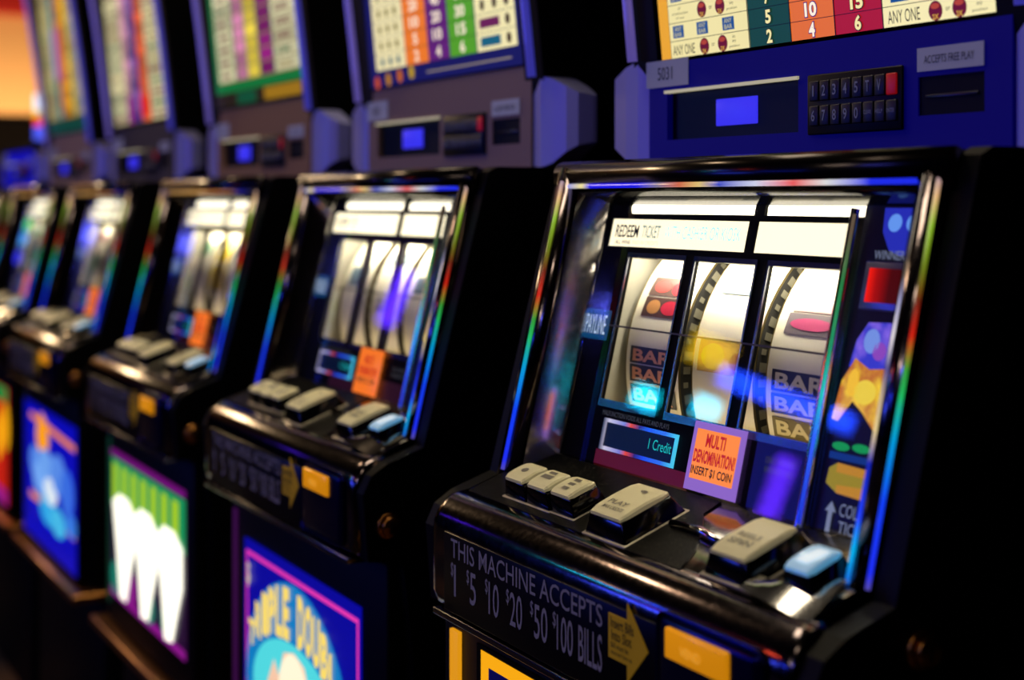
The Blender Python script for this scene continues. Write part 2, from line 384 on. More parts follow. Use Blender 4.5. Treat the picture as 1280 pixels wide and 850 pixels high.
def m_symbol(kind, s0, s1):
    mb = MB()
    if kind.startswith('bar'):
        bg, fg = {'bar_o': ('26262a', 'd8926a'), 'bar_b': ('2c3040', 'cfc8b0'), 'bar_y': ('6a5a28', 'd8c890')}[kind]
        sym_patch(mb, s0, s1, .006, .067, ink(bg)); sym_text(mb, 'BAR', s0 + .002, s1 - .0018, .010, .063, ink(fg))
    elif kind == 'cherry':
        sym_patch(mb, s0, s1, .010, .062, ink('5e4844'))
        sym_blob(mb, (s0 + s1) / 2, .026, .0055, .011, ink('c04a48')); sym_blob(mb, (s0 + s1) / 2 + .001, .048, .006, .009, ink('c02838'))
    elif kind == 'cherry_gold':
        sym_patch(mb, s0, s1, .010, .062, ink('4a3030'))
        sym_blob(mb, (s0 + s1) / 2, .024, .006, .009, ink('b07a48')); sym_blob(mb, (s0 + s1) / 2, .046, .006, .012, ink('b01838'))
    elif kind == 'gold':
        sym_patch(mb, s0, s1, .006, .065, ink('c89a50'))
        sym_blob(mb, (s0 + s1) / 2, .024, .010, .014, ink('e8cc30')); sym_blob(mb, (s0 + s1) / 2 + .003, .054, .008, .010, ink('b03a30'))
    elif kind == 'pink':
        sym_patch(mb, s0, s1, .010, .064, ink('6c6068'))
        sym_blob(mb, (s0 + s1) / 2, .036, .0045, .022, ink('b83a70'))
    elif kind == 'pink_thin':
        sym_patch(mb, s0, s1, .012, .064, ink('d8a8a8'))
    elif kind == 'blue':
        sym_patch(mb, s0, s1, .012, .062, ink('5a7080'))
    elif kind == 'num':
        sym_text(mb, '2X', s0, s1, .014, .055, ink('8a8a88'))
    elif kind == 'yellow':
        sym_patch(mb, s0, s1, .010, .064, ink('e0c010'))
    elif kind == 'green':
        sym_patch(mb, s0, s1, .010, .060, ink('3a8060'))
    return mb
REEL_ART = [
    [[('cherry', .078, .094), ('cherry_gold', .0955, .112), ('bar_o', .137, .1505), ('bar_o', .1515, .165), ('bar_o', .167, .181)],
     [('blue', .084, .087), ('gold', .124, .148)],
     [('pink_thin', .0885, .095), ('pink', .0965, .112), ('bar_b', .138, .153), ('bar_b', .1545, .168), ('bar_y', .1705, .184)]],
    [[('blue', .095, .118)], [('blue', .075, .088), ('num', .128, .142)], [('blue', .10, .118)]],
    [[('green', .08, .10)], [('yellow', .07, .11), ('yellow', .115, .15)], [('cherry', .13, .15)]],
    [[('green', .12, .15), ('pink', .08, .095)], [('yellow', .08, .11)], [('gold', .13, .16)]],
    [[('green', .08, .11), ('blue', .12, .16)], [('cherry', .09, .11)], [('pink', .12, .15)]],
    [[('green', .08, .11)], [('cherry', .09, .11)], [('pink', .12, .15)]],
]
def m_bay():
    mb = MB()
    mb.rect(GLS, -.185, .185, -.235, -.06, -.150, INNER)
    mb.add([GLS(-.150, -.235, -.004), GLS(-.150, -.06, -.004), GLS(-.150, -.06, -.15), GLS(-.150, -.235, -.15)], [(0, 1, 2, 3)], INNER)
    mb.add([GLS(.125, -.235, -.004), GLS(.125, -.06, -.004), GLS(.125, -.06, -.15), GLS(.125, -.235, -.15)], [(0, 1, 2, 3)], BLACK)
    return mb
def m_lamp(k, c, s):
    a0, a1, b0, b1 = LAMPS[k]; n = 8; r = (b1 - b0) / 2
    mb = MB(); mb.tube([GLS(a0, (b0 + b1) / 2, -.010), GLS(a1, (b0 + b1) / 2, -.010)], .0075, glow(c, s), 12); return mb
def m_msg(k, txt, c, s):
    a0, a1, b0, b1 = MSG[k]
    mb = MB().box(GLS, a0 - .001, a1 + .001, b0 - .001, b1 + .001, -.006, -.0012, glow(c, s))
    return mb
def m_msg_text():
    mb = MB(); a0, a1, b0, b1 = MSG[0]
    mb.text(GLS, 'REDEEM', -.171, -.138, -.050, -.0395, -.0008, ink('0a0a0a'), .015)
    mb.text(GLS, 'TICKET', -.133, -.108, -.050, -.0395, -.0008, glow('8aa098', 1.0), .01)
    mb.text(GLS, 'WITH CASHIER OR KIOSK', -.102, -.006, -.050, -.0395, -.0008, glow('b0f4f4', 1.15), .0)
    mb.cut()
    mb.text(GLS, 'ALL WINS', -.169, -.147, -.0558, -.0525, -.0008, ink('202010'), .01)
    mb.text(GLS, 'PAID IN CREDITS', -.144, -.108, -.0558, -.0525, -.0008, glow('d0d8c0', 1.0))
    return mb
def m_payline_sign():
    mb = MB().box(GLS, -.186, -.150, -.1375, -.1125, .0008, .0022, glow('0c4a78', .75), .001)
    mb.text(GLS, 'PAYLINE', -.183, -.153, -.133, -.117, .0026, glow('d8ecff', .8), .0); return mb
def m_payline():
    return MB().box(GLS, -.150, .110, -.1252, -.1238, .0012, .0018, mat('payline_wire', '4a4030', .4))
def m_display(c1, c2):
    mb = MB().plate(GLS, -.130, -.031, -.2235, -.1985, [(-.126, -.034, -.2205, -.2015)], .0005, .0020, ramp_glow('display_rim', 'X', -.130, -.031, [(0, '101840'), (.08, 'd8d0f0'), (.30, '8080e0'), (.38, 'f04828'), (.5, '302080'), (.62, '2050ff'), (.85, '3878ff'), (1, '50d8ff')], .9))  # glow ramp paints the coloured gleams of a chrome-like rim
    mb.rect(GLS, -.126, -.034, -.2205, -.2015, .0008, glow('041634', .5))
    mb.text(GLS, '1 Credit', -.066, -.037, -.214, -.206, .0012, glow(c2, .9)); return mb
def m_glass_text():
    mb = MB(); g = glow('6a6a70', .35)
    mb.text(GLS, 'MALFUNCTION VOIDS ALL PAYS AND PLAYS', -.135, -.045, -.1965, -.1925, .0009, g)
    mb.cut(); mb.text(GLS, 'ONLY HIGHEST', .068, .100, -.203, -.1985, .0009, g); mb.cut(); mb.text(GLS, 'WINNER PAID', .068, .098, -.2095, -.205, .0009, g)
    return mb
def m_sticker():
    mb = MB().box(GLS, -.009, .050, -.2345, -.185, .0048, .0056, glow('9a70d8', .8), .0002)
    mb.rect(GLS, -.0045, .0445, -.226, -.190, .0058, glow('ff8a30', 1.0))
    return mb
def m_sticker_far():
    return MB().box(GLS, -.009, .050, -.2345, -.185, .0048, .0056, glow('ff7a20', .9), .0002)
def m_sticker_text():
    mb = MB(); r = ink('b01010'); r = glow('d01808', .8)
    mb.text(GLS, 'MULTI', .008, .030, -.2022, -.1925, .0062, r, .03)
    mb.cut(); mb.text(GLS, 'DENOMINATION!', -.003, .0435, -.2142, -.2045, .0062, r, .035)
    mb.cut(); mb.text(GLS, 'INSERT $1 COIN', -.0035, .0425, -.2235, -.2165, .0062, ink('0a0503'), .02); return mb
def m_column():
    mb = MB()
    mb.rect(GLS, .1205, .184, -.238, -.018, .0006, glow('03031a', .5))
    mb.poly(GLS, [(.1385, -.024), (.175, -.024), (.175, -.050), (.160, -.056), (.148, -.052), (.140, -.040)], .001, glow('2a34c8', .8))
    mb.oval(GLS, .150, -.034, .006, .006, .0014, glow('6aa0ff', .9)); mb.oval(GLS, .166, -.034, .006, .006, .0014, glow('6aa0ff', .9))
    mb.box(GLS, .131, .180, -.092, -.060, .0008, .0022, mat('meter_frame', '8a88a8', .3, .6), .001)
    # gold heap under a violet dome
    mb.poly(GLS, [(.131, -.130), (.134, -.112), (.142, -.100), (.184, -.098), (.184, -.130)], .001, print_mix('violet_print', '3038d0', '8a6af0', .9))
    mb.oval(GLS, .148, -.112, .007, .008, .0014, glow('7a9af0', .9)); mb.oval(GLS, .156, -.118, .006, .006, .0014, glow('9a50d0', .8))
    mb.poly(GLS, [(.124, -.165), (.127, -.140), (.136, -.124), (.150, -.130), (.184, -.126), (.184, -.172), (.165, -.170), (.150, -.158), (.140, -.152), (.130, -.166)], .0012, print_mix('gold_print', 'c06a08', 'f8d020', 1.0))
    mb.oval(GLS, .150, -.145, .010, .008, .0016, glow('f0d040', 1.0)); mb.oval(GLS, .138, -.140, .005, .009, .0016, glow('f6c030', 1.0))
    for k in range(3): mb.oval(GLS, .137 + .018 * k, -.1815 + .001 * k, .008, .0028, .0012, glow('10a050', .8))
    mb.rect(GLS, .128, .184, -.190, -.1855, .0012, glow('0a3a90', .7))
    return mb
def m_meter():
    return MB().box(GLS, .136, .176, -.087, -.0645, .0018, .0028, ramp_glow('red_led_window', 'X', .136, .176, [(0, 'ff1c06'), (.2, 'a80a04'), (.5, '480402')], 1.0))
def m_bar():
    mb = MB(); a = glow('d09010', .8); c = glow('b09a08', .7)
    mb.poly(GLS, [(.130, -.196), (.137, -.192), (.184, -.1935), (.184, -.2125), (.140, -.211), (.129, -.206)], .001, c)
    mb.poly(GLS, [(.137, -.192), (.184, -.1935), (.184, -.1985), (.137, -.198)], .0014, a); mb.poly(GLS, [(.139, -.206), (.184, -.203), (.184, -.2125), (.140, -.211)], .0014, a)
    return mb
def m_column_text():
    mb = MB(); g = glow('8a94b4', .7)
    mb.text(GLS, 'WINNER PAID', .137, .180, -.0585, -.0525, .0018, g)
    mb.cut(); mb.poly(GLS, [(.1335, -.223), (.1385, -.2165), (.1435, -.223), (.1405, -.223), (.1405, -.236), (.1365, -.236), (.1365, -.223)], .0018, g)
    mb.cut(); mb.text(GLS, 'COLLECT', .1465, .1815, -.2245, -.2165, .0018, g); mb.cut(); mb.text(GLS, 'TICKET', .1475, .1785, -.235, -.2275, .0018, g)
    return mb

# ------------------------------------------------------------------ deck, buttons, rail
def m_deck():
    mb = MB().box(DEC, -.209, .209, -.086, .002, -.006, 0, DCHROME, .001)
    # bright pressed cheek in front of and beside the last button
    def ck(a, t): return DEC(a, -t, min(.0085, .14 * (.2095 - a) + .24 * (.0862 - t)) + .0003 - .0004 * math.sin((a - .15) * 160))
    for a0, a1, t0, t1 in ((.152, .2095, .070, .0860), (.1985, .2095, .050, .070)):
        mb.loft([[ck(a0 + (a1 - a0) * i / 8, t0 + (t1 - t0) * j / 4) for j in range(5)] for i in range(9)], CHROME, closed=False)
    return mb
def m_inlay():
    mb = MB().prism(DEC, [(-.203, -.082), (.085, -.082), (.074, -.060), (.052, -.036), (.036, -.022), (.034, -.004), (-.203, -.004)], 0, .0012, DECKM); return mb
def m_ridge():
    mb = MB().tube([DEC(.028, -.044, .003), DEC(.060, -.043, .004), (DEC(.100, -.050, .003))], .0028, CHROME, 10); return mb
BTN = [(-.1405, .0275, .045, .070), (-.1065, .0275, .045, .070), (-.0735, .0275, .044, .069), (-.0050, .0395, .0305, .0745), (.1275, .0355, .0275, .072), (.1835, .0225, .037, .065)]
def m_button(k):
    a, w, t0, t1 = BTN[k]; e = .003
    ex = .006 if w > .03 else .0035
    mb = MB().box(DEC, a - w / 2 - ex - .0016, a + w / 2 + ex + .0016, -t1 - ex - .0016, -t0 + ex + .0016, 0, .0017, mat('button_gasket', 'b4ac94', .35, .4), .0008)
    mb.box(DEC, a - w / 2 - ex, a + w / 2 + ex, -t1 - ex, -t0 + ex, .0005, .0150, GLOSS, .0012, 2, ex - .0002); return mb
def m_cap(k):
    a, w, t0, t1 = BTN[k]
    c = mat('button_sky', 'dce8f0', .15, 0, '60b8e4', .40) if k == 5 else mat('button_cap', 'd8ce9e', .38, 0, 'e8d8a0', .10)  # cream caps carry a faint added glow that brightens their tops
    mb = MB(); n = 7
    # crowned key cap
    rows = []
    for i in range(n + 1):
        u = i / n; b = -t1 + (t1 - t0) * u; h = .0180 + .0011 * math.sin(math.pi * u); ew = .0012 if i in (0, n) else 0
        rows.append([DEC(a - w / 2 + ew, b, .0140), DEC(a - w / 2 + ew, b, h - .0014), DEC(a - w / 2 + .0013 + ew, b, h - (.0007 if ew else 0)), DEC(a + w / 2 - .0013 - ew, b, h - (.0007 if ew else 0)), DEC(a + w / 2 - ew, b, h - .0014), DEC(a + w / 2 - ew, b, .0140)])
    mb.loft(rows, c, smooth=False)
    return mb
def m_cap_print_glint(k):
    a, w, t0, t1 = BTN[k]; mb = MB(); g = ink('77705c'); c = .0194; t = (t0 + t1) / 2
    if k == 0: mb.oval(DEC, a, -t, .004, .003, c, g)
    elif k == 1: mb.rect(DEC, a - .008, a + .006, -t - .002, -t + .003, c, g); mb.rect(DEC, a - .006, a + .004, -t + .005, -t + .008, c, g)
    elif k == 2:
        for d in (-.006, 0, .006): mb.rect(DEC, a - .004, a + .004, -t + d - .0015, -t + d + .0018, c, g)
    elif k == 3:
        mb.text(DEC, 'PLAY', a - .012, a + .010, -t1 + .012, -t1 + .017, c + .0001, g, .01); mb.text(DEC, 'MAX CREDITS', a - .012, a + .012, -t1 + .006, -t1 + .010, c - .0006, g, .01)
        mb.oval(DEC, a + .004, -t0 - .010, .004, .0015, c + .0002, g)
    elif k == 4: mb.text(DEC, 'SPIN', a - .011, a + .010, -t1 + .010, -t1 + .016, c, g, .01); mb.text(DEC, 'REELS', a - .010, a + .011, -t1 + .018, -t1 + .023, c + .0003, g, .01)
    else: mb.poly(DEC, [(a - .006, -t1 + .006), (a + .005, -t1 + .006), (a + .008, -t0 - .006), (a - .002, -t0 - .006)], c + .0001, glow('e4f0f8', .85))  # bright highlight on the last cap painted as a glowing stripe
    return mb
RAILP = [(-.168, .7835), (-.178, .782), (-.186, .7800), (-.193, .7755), (-.1985, .769), (-.202, .761), (-.203, .752), (-.203, .700), (-.2015, .694), (-.196, .690), (-.168, .690)]
def m_rail():
    rings = []
    for x, d in ((-.2215, .30), (-.220, .14), (-.216, .05), (-.209, 0), (.209, 0), (.216, .05), (.220, .14), (.2215, .30)):
        rings.append([Vector((x, y, z)) for y, z in inset(RAILP, d)])
    return MB().loft(rings, RAIL)
def m_sill(): return MB().box(WORLD, -.212, .212, -.2055, -.165, .684, .6895, mat('sill_chrome', '6a6670', .2, 1), .001)
def m_plate(): return MB().box(FRT, -.194, .097, .692, .7545, 0, .0015, mat('bill_plate_black', '040404', .3, spec=.3), .0006)
def m_plate_text():
    g = mat('grey_lettering', 'a8a6a4', .5); mb = MB()
    mb.text(FRT, 'THIS MACHINE ACCEPTS', -.181, .037, .7365, .7515, .0020, g, .003)
    mb.cut()
    for t, d, x0, x1 in (('1', 1, -.1755, -.1725), ('5', 1, -.149, -.139), ('10', 1, -.119, -.103), ('20', 1, -.0865, -.0685), ('50', 1, -.0515, -.033), ('100', 1, -.0205, .0005)):
        mb.text(FRT, t, x0, x1, .7065, .7315, .0020, g, .004)
        mb.text(FRT, '$', x0 - .0055, x0 - .0012, .7205, .7325, .0020, g, 0)
    mb.text(FRT, 'BILLS', .0075, .0365, .7065, .7315, .0020, g, .006)
    return mb
def m_arrow():
    mb = MB().prism(FRT, [(.0445, .749), (.066, .749), (.066, .760), (.089, .7345), (.066, .709), (.066, .720), (.0445, .720)], .0015, .0022, mat('arrow_yellow', 'c79a14', .4, 0, 'b08808', .12)); return mb
def m_arrow_text():
    g = ink('1a1204'); mb = MB()
    mb.text(FRT, 'Insert Bills', .0475, .074, .7405, .7475, .0026, g, .012); mb.cut(); mb.text(FRT, 'Into Slot', .0485, .0715, .7325, .7395, .0026, g, .012)
    mb.cut(); mb.text(FRT, 'Bill must be', .0480, .068, .7275, .731, .0026, g, .006); mb.cut(); mb.text(FRT, 'inserted face up', .0480, .072, .7225, .726, .0026, g, .006); return mb
def m_housing():
    return MB().box(FRT, .100, .200, .696, .7655, -.004, .0045, mat('housing_blue_black', '10104a', .22, .8), .008, 4)
def m_amber(): return MB().box(FRT, .1135, .174, .7395, .7585, .003, .0075, mat('amber_lens', 'd89010', .2, 0, 'e8920c', .62), .0015)
def m_amber_text(): return MB().text(FRT, 'VEND', .130, .150, .745, .7505, .0080, glow('f0b040', .75))
def m_lock(y, z):
    F = Fr((.236, y, z), (0, 1, 0), (0, 0, 1), (1, 0, 0)); mb = MB()
    for r, c0, c1 in ((.012, 0, .004), (.009, .004, .009)):
        mb.loft([[F(r * k_ * math.cos(2 * math.pi * k / 20), r * k_ * math.sin(2 * math.pi * k / 20), c) for k in range(20)] for c, k_ in ((c0, 1), (c1 - .001, 1), (c1, .85))], BRASS)
    mb.box(F, -.001, .001, -.005, .005, .0085, .0094, ink('120a04')); return mb

# ------------------------------------------------------------------ belly glass
def BEL(y): return Fr((0, y, 0), (1, 0, 0), (0, 0, 1), (0, -1, 0))
def m_belly_door(y):
    F = BEL(y); return MB().box(F, -.2215, .2215, .372, .684, -.03, -.003, BLACK, .003)
def m_belly(i):
    mb = MB(); y = BELLY[i][0]; w0, w1 = BELLY[i][1]; F = BEL(y); z0, z1 = BELLY[i][2]; B = lambda c, s=1.0: glow(c, s)
    if i == 0:
        mb.box(F, w0, w1, z0, z1, -.002, 0, GLOSS)
        mb.plate(F, -.152, .16, .42, .6685, [(-.140, .148, .432, .658)], .0002, .0006, B('ffae10', .95))
        mb.rect(F, -.140, .148, .432, .658, .0004, B('0a0a60', .5))
        for k, c in enumerate(('d01810', 'f0d020', '20a040')): mb.oval(F, -.08 + .08 * k, .54, .032, .036, .0008, B(c, .8), 24)
    elif i == 1:
        mb.box(F, w0, w1, z0, z1, -.002, 0, B('0808a8', .8))
        mb.plate(F, w0 + .008, w1 - .003, z0 + .008, z1 - .012, [(w0 + .0115, w1 - .0065, z0 + .012, z1 - .0165)], .0002, .0006, B('e838b0', 1.0))
        cx, cz = -.005, .475                                                 # globe of pale colours under the arched word
        mb.oval(F, cx, cz, .152, .134, .0008, B('0a80c8', .9), 40)
        mb.oval(F, cx, cz + .002, .128, .068, .0012, B('50d8e0', 1.0), 40)
        mb.poly(F, [(cx - .09, .47), (cx - .06, .515), (cx - .045, .50), (cx - .03, .53), (cx, .537), (cx + .03, .53), (cx + .05, .50), (cx + .065, .515), (cx + .085, .48), (cx + .06, .44), (cx - .06, .44)], .0016, B('f8c8a8', 1.0))
        mb.oval(F, cx, .485, .045, .05, .002, B('fff0d0', 1.1), 24)
    elif i == 2:
        mb.box(F, w0, w1, z0, z1, -.002, 0, B('2a0c38', .7))
        mb.rect(F, w0, w1, z1 - .010, z1, .0004, B('7a1080', .8)); mb.rect(F, w0, w1, z0, z0 + .012, .0004, B('9a1898', .8))
        mb.rect(F, w0 + .004, w1, z1 - .085, z1 - .012, .0004, B('10a060', .8))
        for k in range(7):
            a = w0 + .012 + k * (w1 - w0 - .02) / 7
            mb.rect(F, a, a + .030, z1 - .075 - .006 * (k % 2), z1 - .020, .0008, B('a8d020', .95))
        for k, c in enumerate(('18907a', '9a1898', '18907a', '18907a')): mb.oval(F, w0 + .03 + k * .09, z0 + .03, .03, .025, .0006, B(c, .7))
    elif i == 3:
        mb.box(F, w0, w1, z0, z1, -.002, 0, B('0408c0', .85))
        mb.poly(F, [(w0 + .06, z1 - .016), (w1 - .004, z1 - .030), (w1 - .004, z1 - .042), (w0 + .06, z1 - .028)], .0004, B('f08030', .95))
        mb.oval(F, w0 + .17, z1 - .052, .052, .032, .0008, B('ffa010', 1.0), 24); mb.poly(F, [(w0 + .12, z1 - .03), (w0 + .16, z1 - .006), (w0 + .23, z1 - .03)], .001, B('ff9a20', 1.0))
        for a, z, ra, rz, c in ((.11, -.105, .05, .03, '5a90f0'), (.20, -.095, .06, .025, '70a8f8'), (.30, -.10, .06, .035, '5a90f0'), (.15, -.13, .06, .03, '78b0ff'), (.37, -.12, .05, .04, '3a70e8'), (.24, -.14, .055, .024, 'e8f4ff'), (.22, -.175, .07, .03, '30b0f0'), (.30, -.185, .06, .025, '48c0f0'), (.40, -.17, .04, .02, '3a80e8')):
            mb.oval(F, w0 + a, z1 + z, ra, rz, .0008 + .0001 * a, B(c, .9), 20)
        mb.rect(F, w0 + .06, w0 + .17, z0 + .072, z0 + .085, .0006, B('f08848', .9)); mb.rect(F, w1 - .06, w1 - .004, z0 + .060, z0 + .072, .0006, B('f0a030', .9))
    else:
        mb.box(F, w0, w1, z0, z1, -.002, 0, B('d02010', .8))
        for k in range(5): mb.oval(F, w0 + .05 + k * .085, z1 - .08 - .03 * (k % 2), .035, .05, .0006, B('ffb010', 1.0))
        mb.rect(F, w0, w1, z1 - .03, z1, .0004, B('189040', .8)); mb.rect(F, w0, w1, z0, z0 + .03, .0004, B('a01890', .8))
    return mb
# y of the glass, x range, z range
BELLY = [(-.193, (-.160, .170), (.40, .672)), (-.172, (-.166, .166), (.405, .628)), (-.172, (-.186, .196), (.418, .640)), (-.172, (-.215, .215), (.385, .635)), (-.172, (-.20, .20), (.39, .632)), (-.172, (-.2, .2), (.39, .632))]
def m_belly_letters(i):
    mb = MB(); y = BELLY[i][0]; F = BEL(y); w0, w1 = BELLY[i][1]; z0, z1 = BELLY[i][2]
    if i == 1:
        g = glow('f8d868', 1.05)
        word = 'TRIPLE DOUBLE'; n = len(word)
        for k, ch in enumerate(word):
            if ch == ' ': continue
            u = (k + .5) / n * 2 - 1; x = -.005 + u * .140; top = .475 + .129 * math.sqrt(max(0, 1 - (u * .93) ** 2)); bot = .475 + .072 * math.sqrt(max(0, 1 - (u * .93) ** 2))
            mb.cut(); mb.text(F, ch, x - .0098, x + .0098, bot, top, .0024, g, .05)
        mb.cut(); mb.text(F, 'DOLLARS', w0 + .015, w1 - .015, .425, .462, .0024, g, .03)
        mb.cut(); mb.text(F, '$', w0 + .014, w0 + .026, z1 - .052, z1 - .024, .0024, glow('d8c8a8', .9), .03)
    elif i == 2:
        g = glow('fffbe8', 1.6)
        for k in range(3):
            a = w0 + .02 + k * .118
            mb.cut(); mb.poly(F, [(a - .006, .562 - .004 * k), (a + .030, .578), (a + .080, .578), (a + .118, .562), (a + .118, .510), (a + .092, .465), (a + .072, .424 + .002 * k), (a + .036, .424), (a + .024, .470), (a + .010, .515)], .0014 + .0002 * k, g)
    return mb
def m_belly_strip(i):
    c = ['e89a14', '5a1a6a', '1a4a3a', '202040', '302020', '302020'][i]; F = BEL(-.172 if i else -.193)
    return MB().box(F, -.205, -.190 if i == 0 else -.198, .40, .672 if i == 0 else .655, -.003, .001, glow(c, .9 if i == 0 else .35), .0008)

# ------------------------------------------------------------------ top box
PANELC = [mat('panel_blue', '0a0490', .55, 0, '0600a0', .10, spec=.2), SILVER, mat('panel_bronze', 'a07850', .55, .3), mat('panel_slate', '4a4244', .55, .3), mat('panel_rose', 'a88c80', .55, .3), mat('panel_royal', '0a10c0', .4, 0, '0408d0', .5)]
PAYZ = [1.140, 1.157, 1.165, 1.163, 1.172, 1.15]
def front_y(z):
    d = max(0, z - 1.14); return -.012 - .10 * d - .10 * d * d
def m_topshell(short=False):
    mb = MB(); zt = 1.16 if short else 1.66
    for sg in (-1, 1):
        pts = [(.30, 1.052), (.012, 1.052)] + [(front_y(z) + .012, z) for z in ([1.14, zt] if short else [1.14, 1.2, 1.3, 1.4, 1.5, 1.6, zt])] + [(.30, zt)]
        mb.prism(YZ, pts, sg * .186, sg * .222, BLACK)
    mb.box(WORLD, -.187, .187, -.002 if short else -.02, .30, zt - .015, zt, BLACK)
    mb.box(WORLD, -.187, .187, .28, .30, 1.052, zt, BLACK)
    return mb
def m_sidelight(sg):
    mb = MB(); pts = [(sg * .2125, front_y(z) + .004, z) for z in (1.142, 1.18, 1.22, 1.28, 1.34, 1.4, 1.46, 1.52, 1.6)]
    return mb.tube(pts, .0045, mat('side_light_violet' if sg < 0 else 'side_light_blue', '8a80c0', .3, .4, '7a68d0' if sg < 0 else '4a48d8', .40), 10)
def m_wing(sg):
    prof = [(.200, .002, 1.054, 1.143), (.216, 0, 1.052, 1.143), (.236, .001, 1.056, 1.139), (.258, .004, 1.067, 1.130), (.2685, .011, 1.073, 1.124), (.272, .026, 1.076, 1.121)]
    mb = MB(); R = []
    for x, y, z0, z1 in prof: R.append([Vector((sg * x, y, z0)), Vector((sg * x, y, z1)), Vector((sg * x, .03, z1)), Vector((sg * x, .03, z0))])
    return mb.loft(R, mat('wing_bluish_lit', 'a6a4e0', .5, .4), smooth=False)  # violet base colour holds the bluish light that falls on the wings
def m_panel(i):
    zt = PAYZ[i]
    return MB().plate(PAN, -.1985, .1985, 1.0525, zt - .002, [(-.172, -.004, 1.0715, 1.1125), (.118, .176, 1.0775, 1.104)], -.012, 0, PANELC[i])
def m_bezel_screen():
    mb = MB().box(PAN, -.172, -.004, 1.0715, 1.1125, -.014, -.006, mat('reader_black', '030308', .4, spec=.2))
    mb.box(PAN, -.174, -.003, 1.1115, 1.1140, -.002, .002, mat('reader_lip', 'e0d8b0', .5, .1, 'f0e8b8', .35))
    return mb
def m_lcd(): return MB().box(PAN, -.1105, -.0585, 1.081, 1.103, -.008, -.0045, glow('3a34f4', .95), .0008)
def m_keypad(): return MB().box(PAN, .0085, .1055, 1.0685, 1.1135, 0, .0025, mat('keypad_black', '040406', .4, spec=.2), .0012)
def m_key(dark): 
    return MB().box(PAN, 0, .0098, 0, .0150, .0024, .0042, mat('key_red', 'b01818', .4, 0, 'c01010', .25) if dark == 'red' else mat('key_dark', '181a26', .4), .0008)
def m_keytext():
    mb = MB(); g = mat('key_print', '98a0b0', .5)
    for r, row in enumerate((['1', '2', '3', '4', '5', 'T', 'V', ''], ['6', '7', '8', '9', '0', 'CLEAR', 'HELP', 'ENTER'])):
        for k, t in enumerate(row):
            a = .0125 + k * .0113; b = 1.0935 - r * .0185
            if not t: continue
            if len(t) == 1: mb.text(PAN, t, a + (.0044 if t == '1' else .003), a + (.0058 if t == '1' else .0068), b + .0035, b + .0115, .0047, g, .01)
            else: mb.text(PAN, t, a + .0012, a + .0086, b + .0062, b + .0090, .0047, g)
    return mb
def m_slot():
    mb = MB().box(PAN, .117, .177, 1.0765, 1.105, -.013, -.0015, mat('slot_black', '030305', .5, spec=.15)); mb.box(PAN, .124, .170, 1.089, 1.0915, -.0016, -.0004, mat('slot_lip', '181818', .3), .0004); return mb
def m_label(k): 
    if k == 0: return MB().box(PAN, -.2015, -.141, 1.1175, 1.1405, .0004, .0010, mat('label_grey', 'aeb0c8', .5, 0, 'b0b4e0', .06))
    return MB().box(PAN, .118, .176, 1.1075, 1.1235, .0004, .0010, mat('label_grey', 'aeb0c8', .5, 0, 'b0b4e0', .06))
def m_label_text(k):
    g = ink('26264a')
    if k == 0: return MB().text(PAN, '5031', -.184, -.163, 1.1235, 1.1345, .0014, g, .0)
    return MB().text(PAN, 'ACCEPTS FREE PLAY', .1245, .1685, 1.1125, 1.1180, .0014, g, .004)
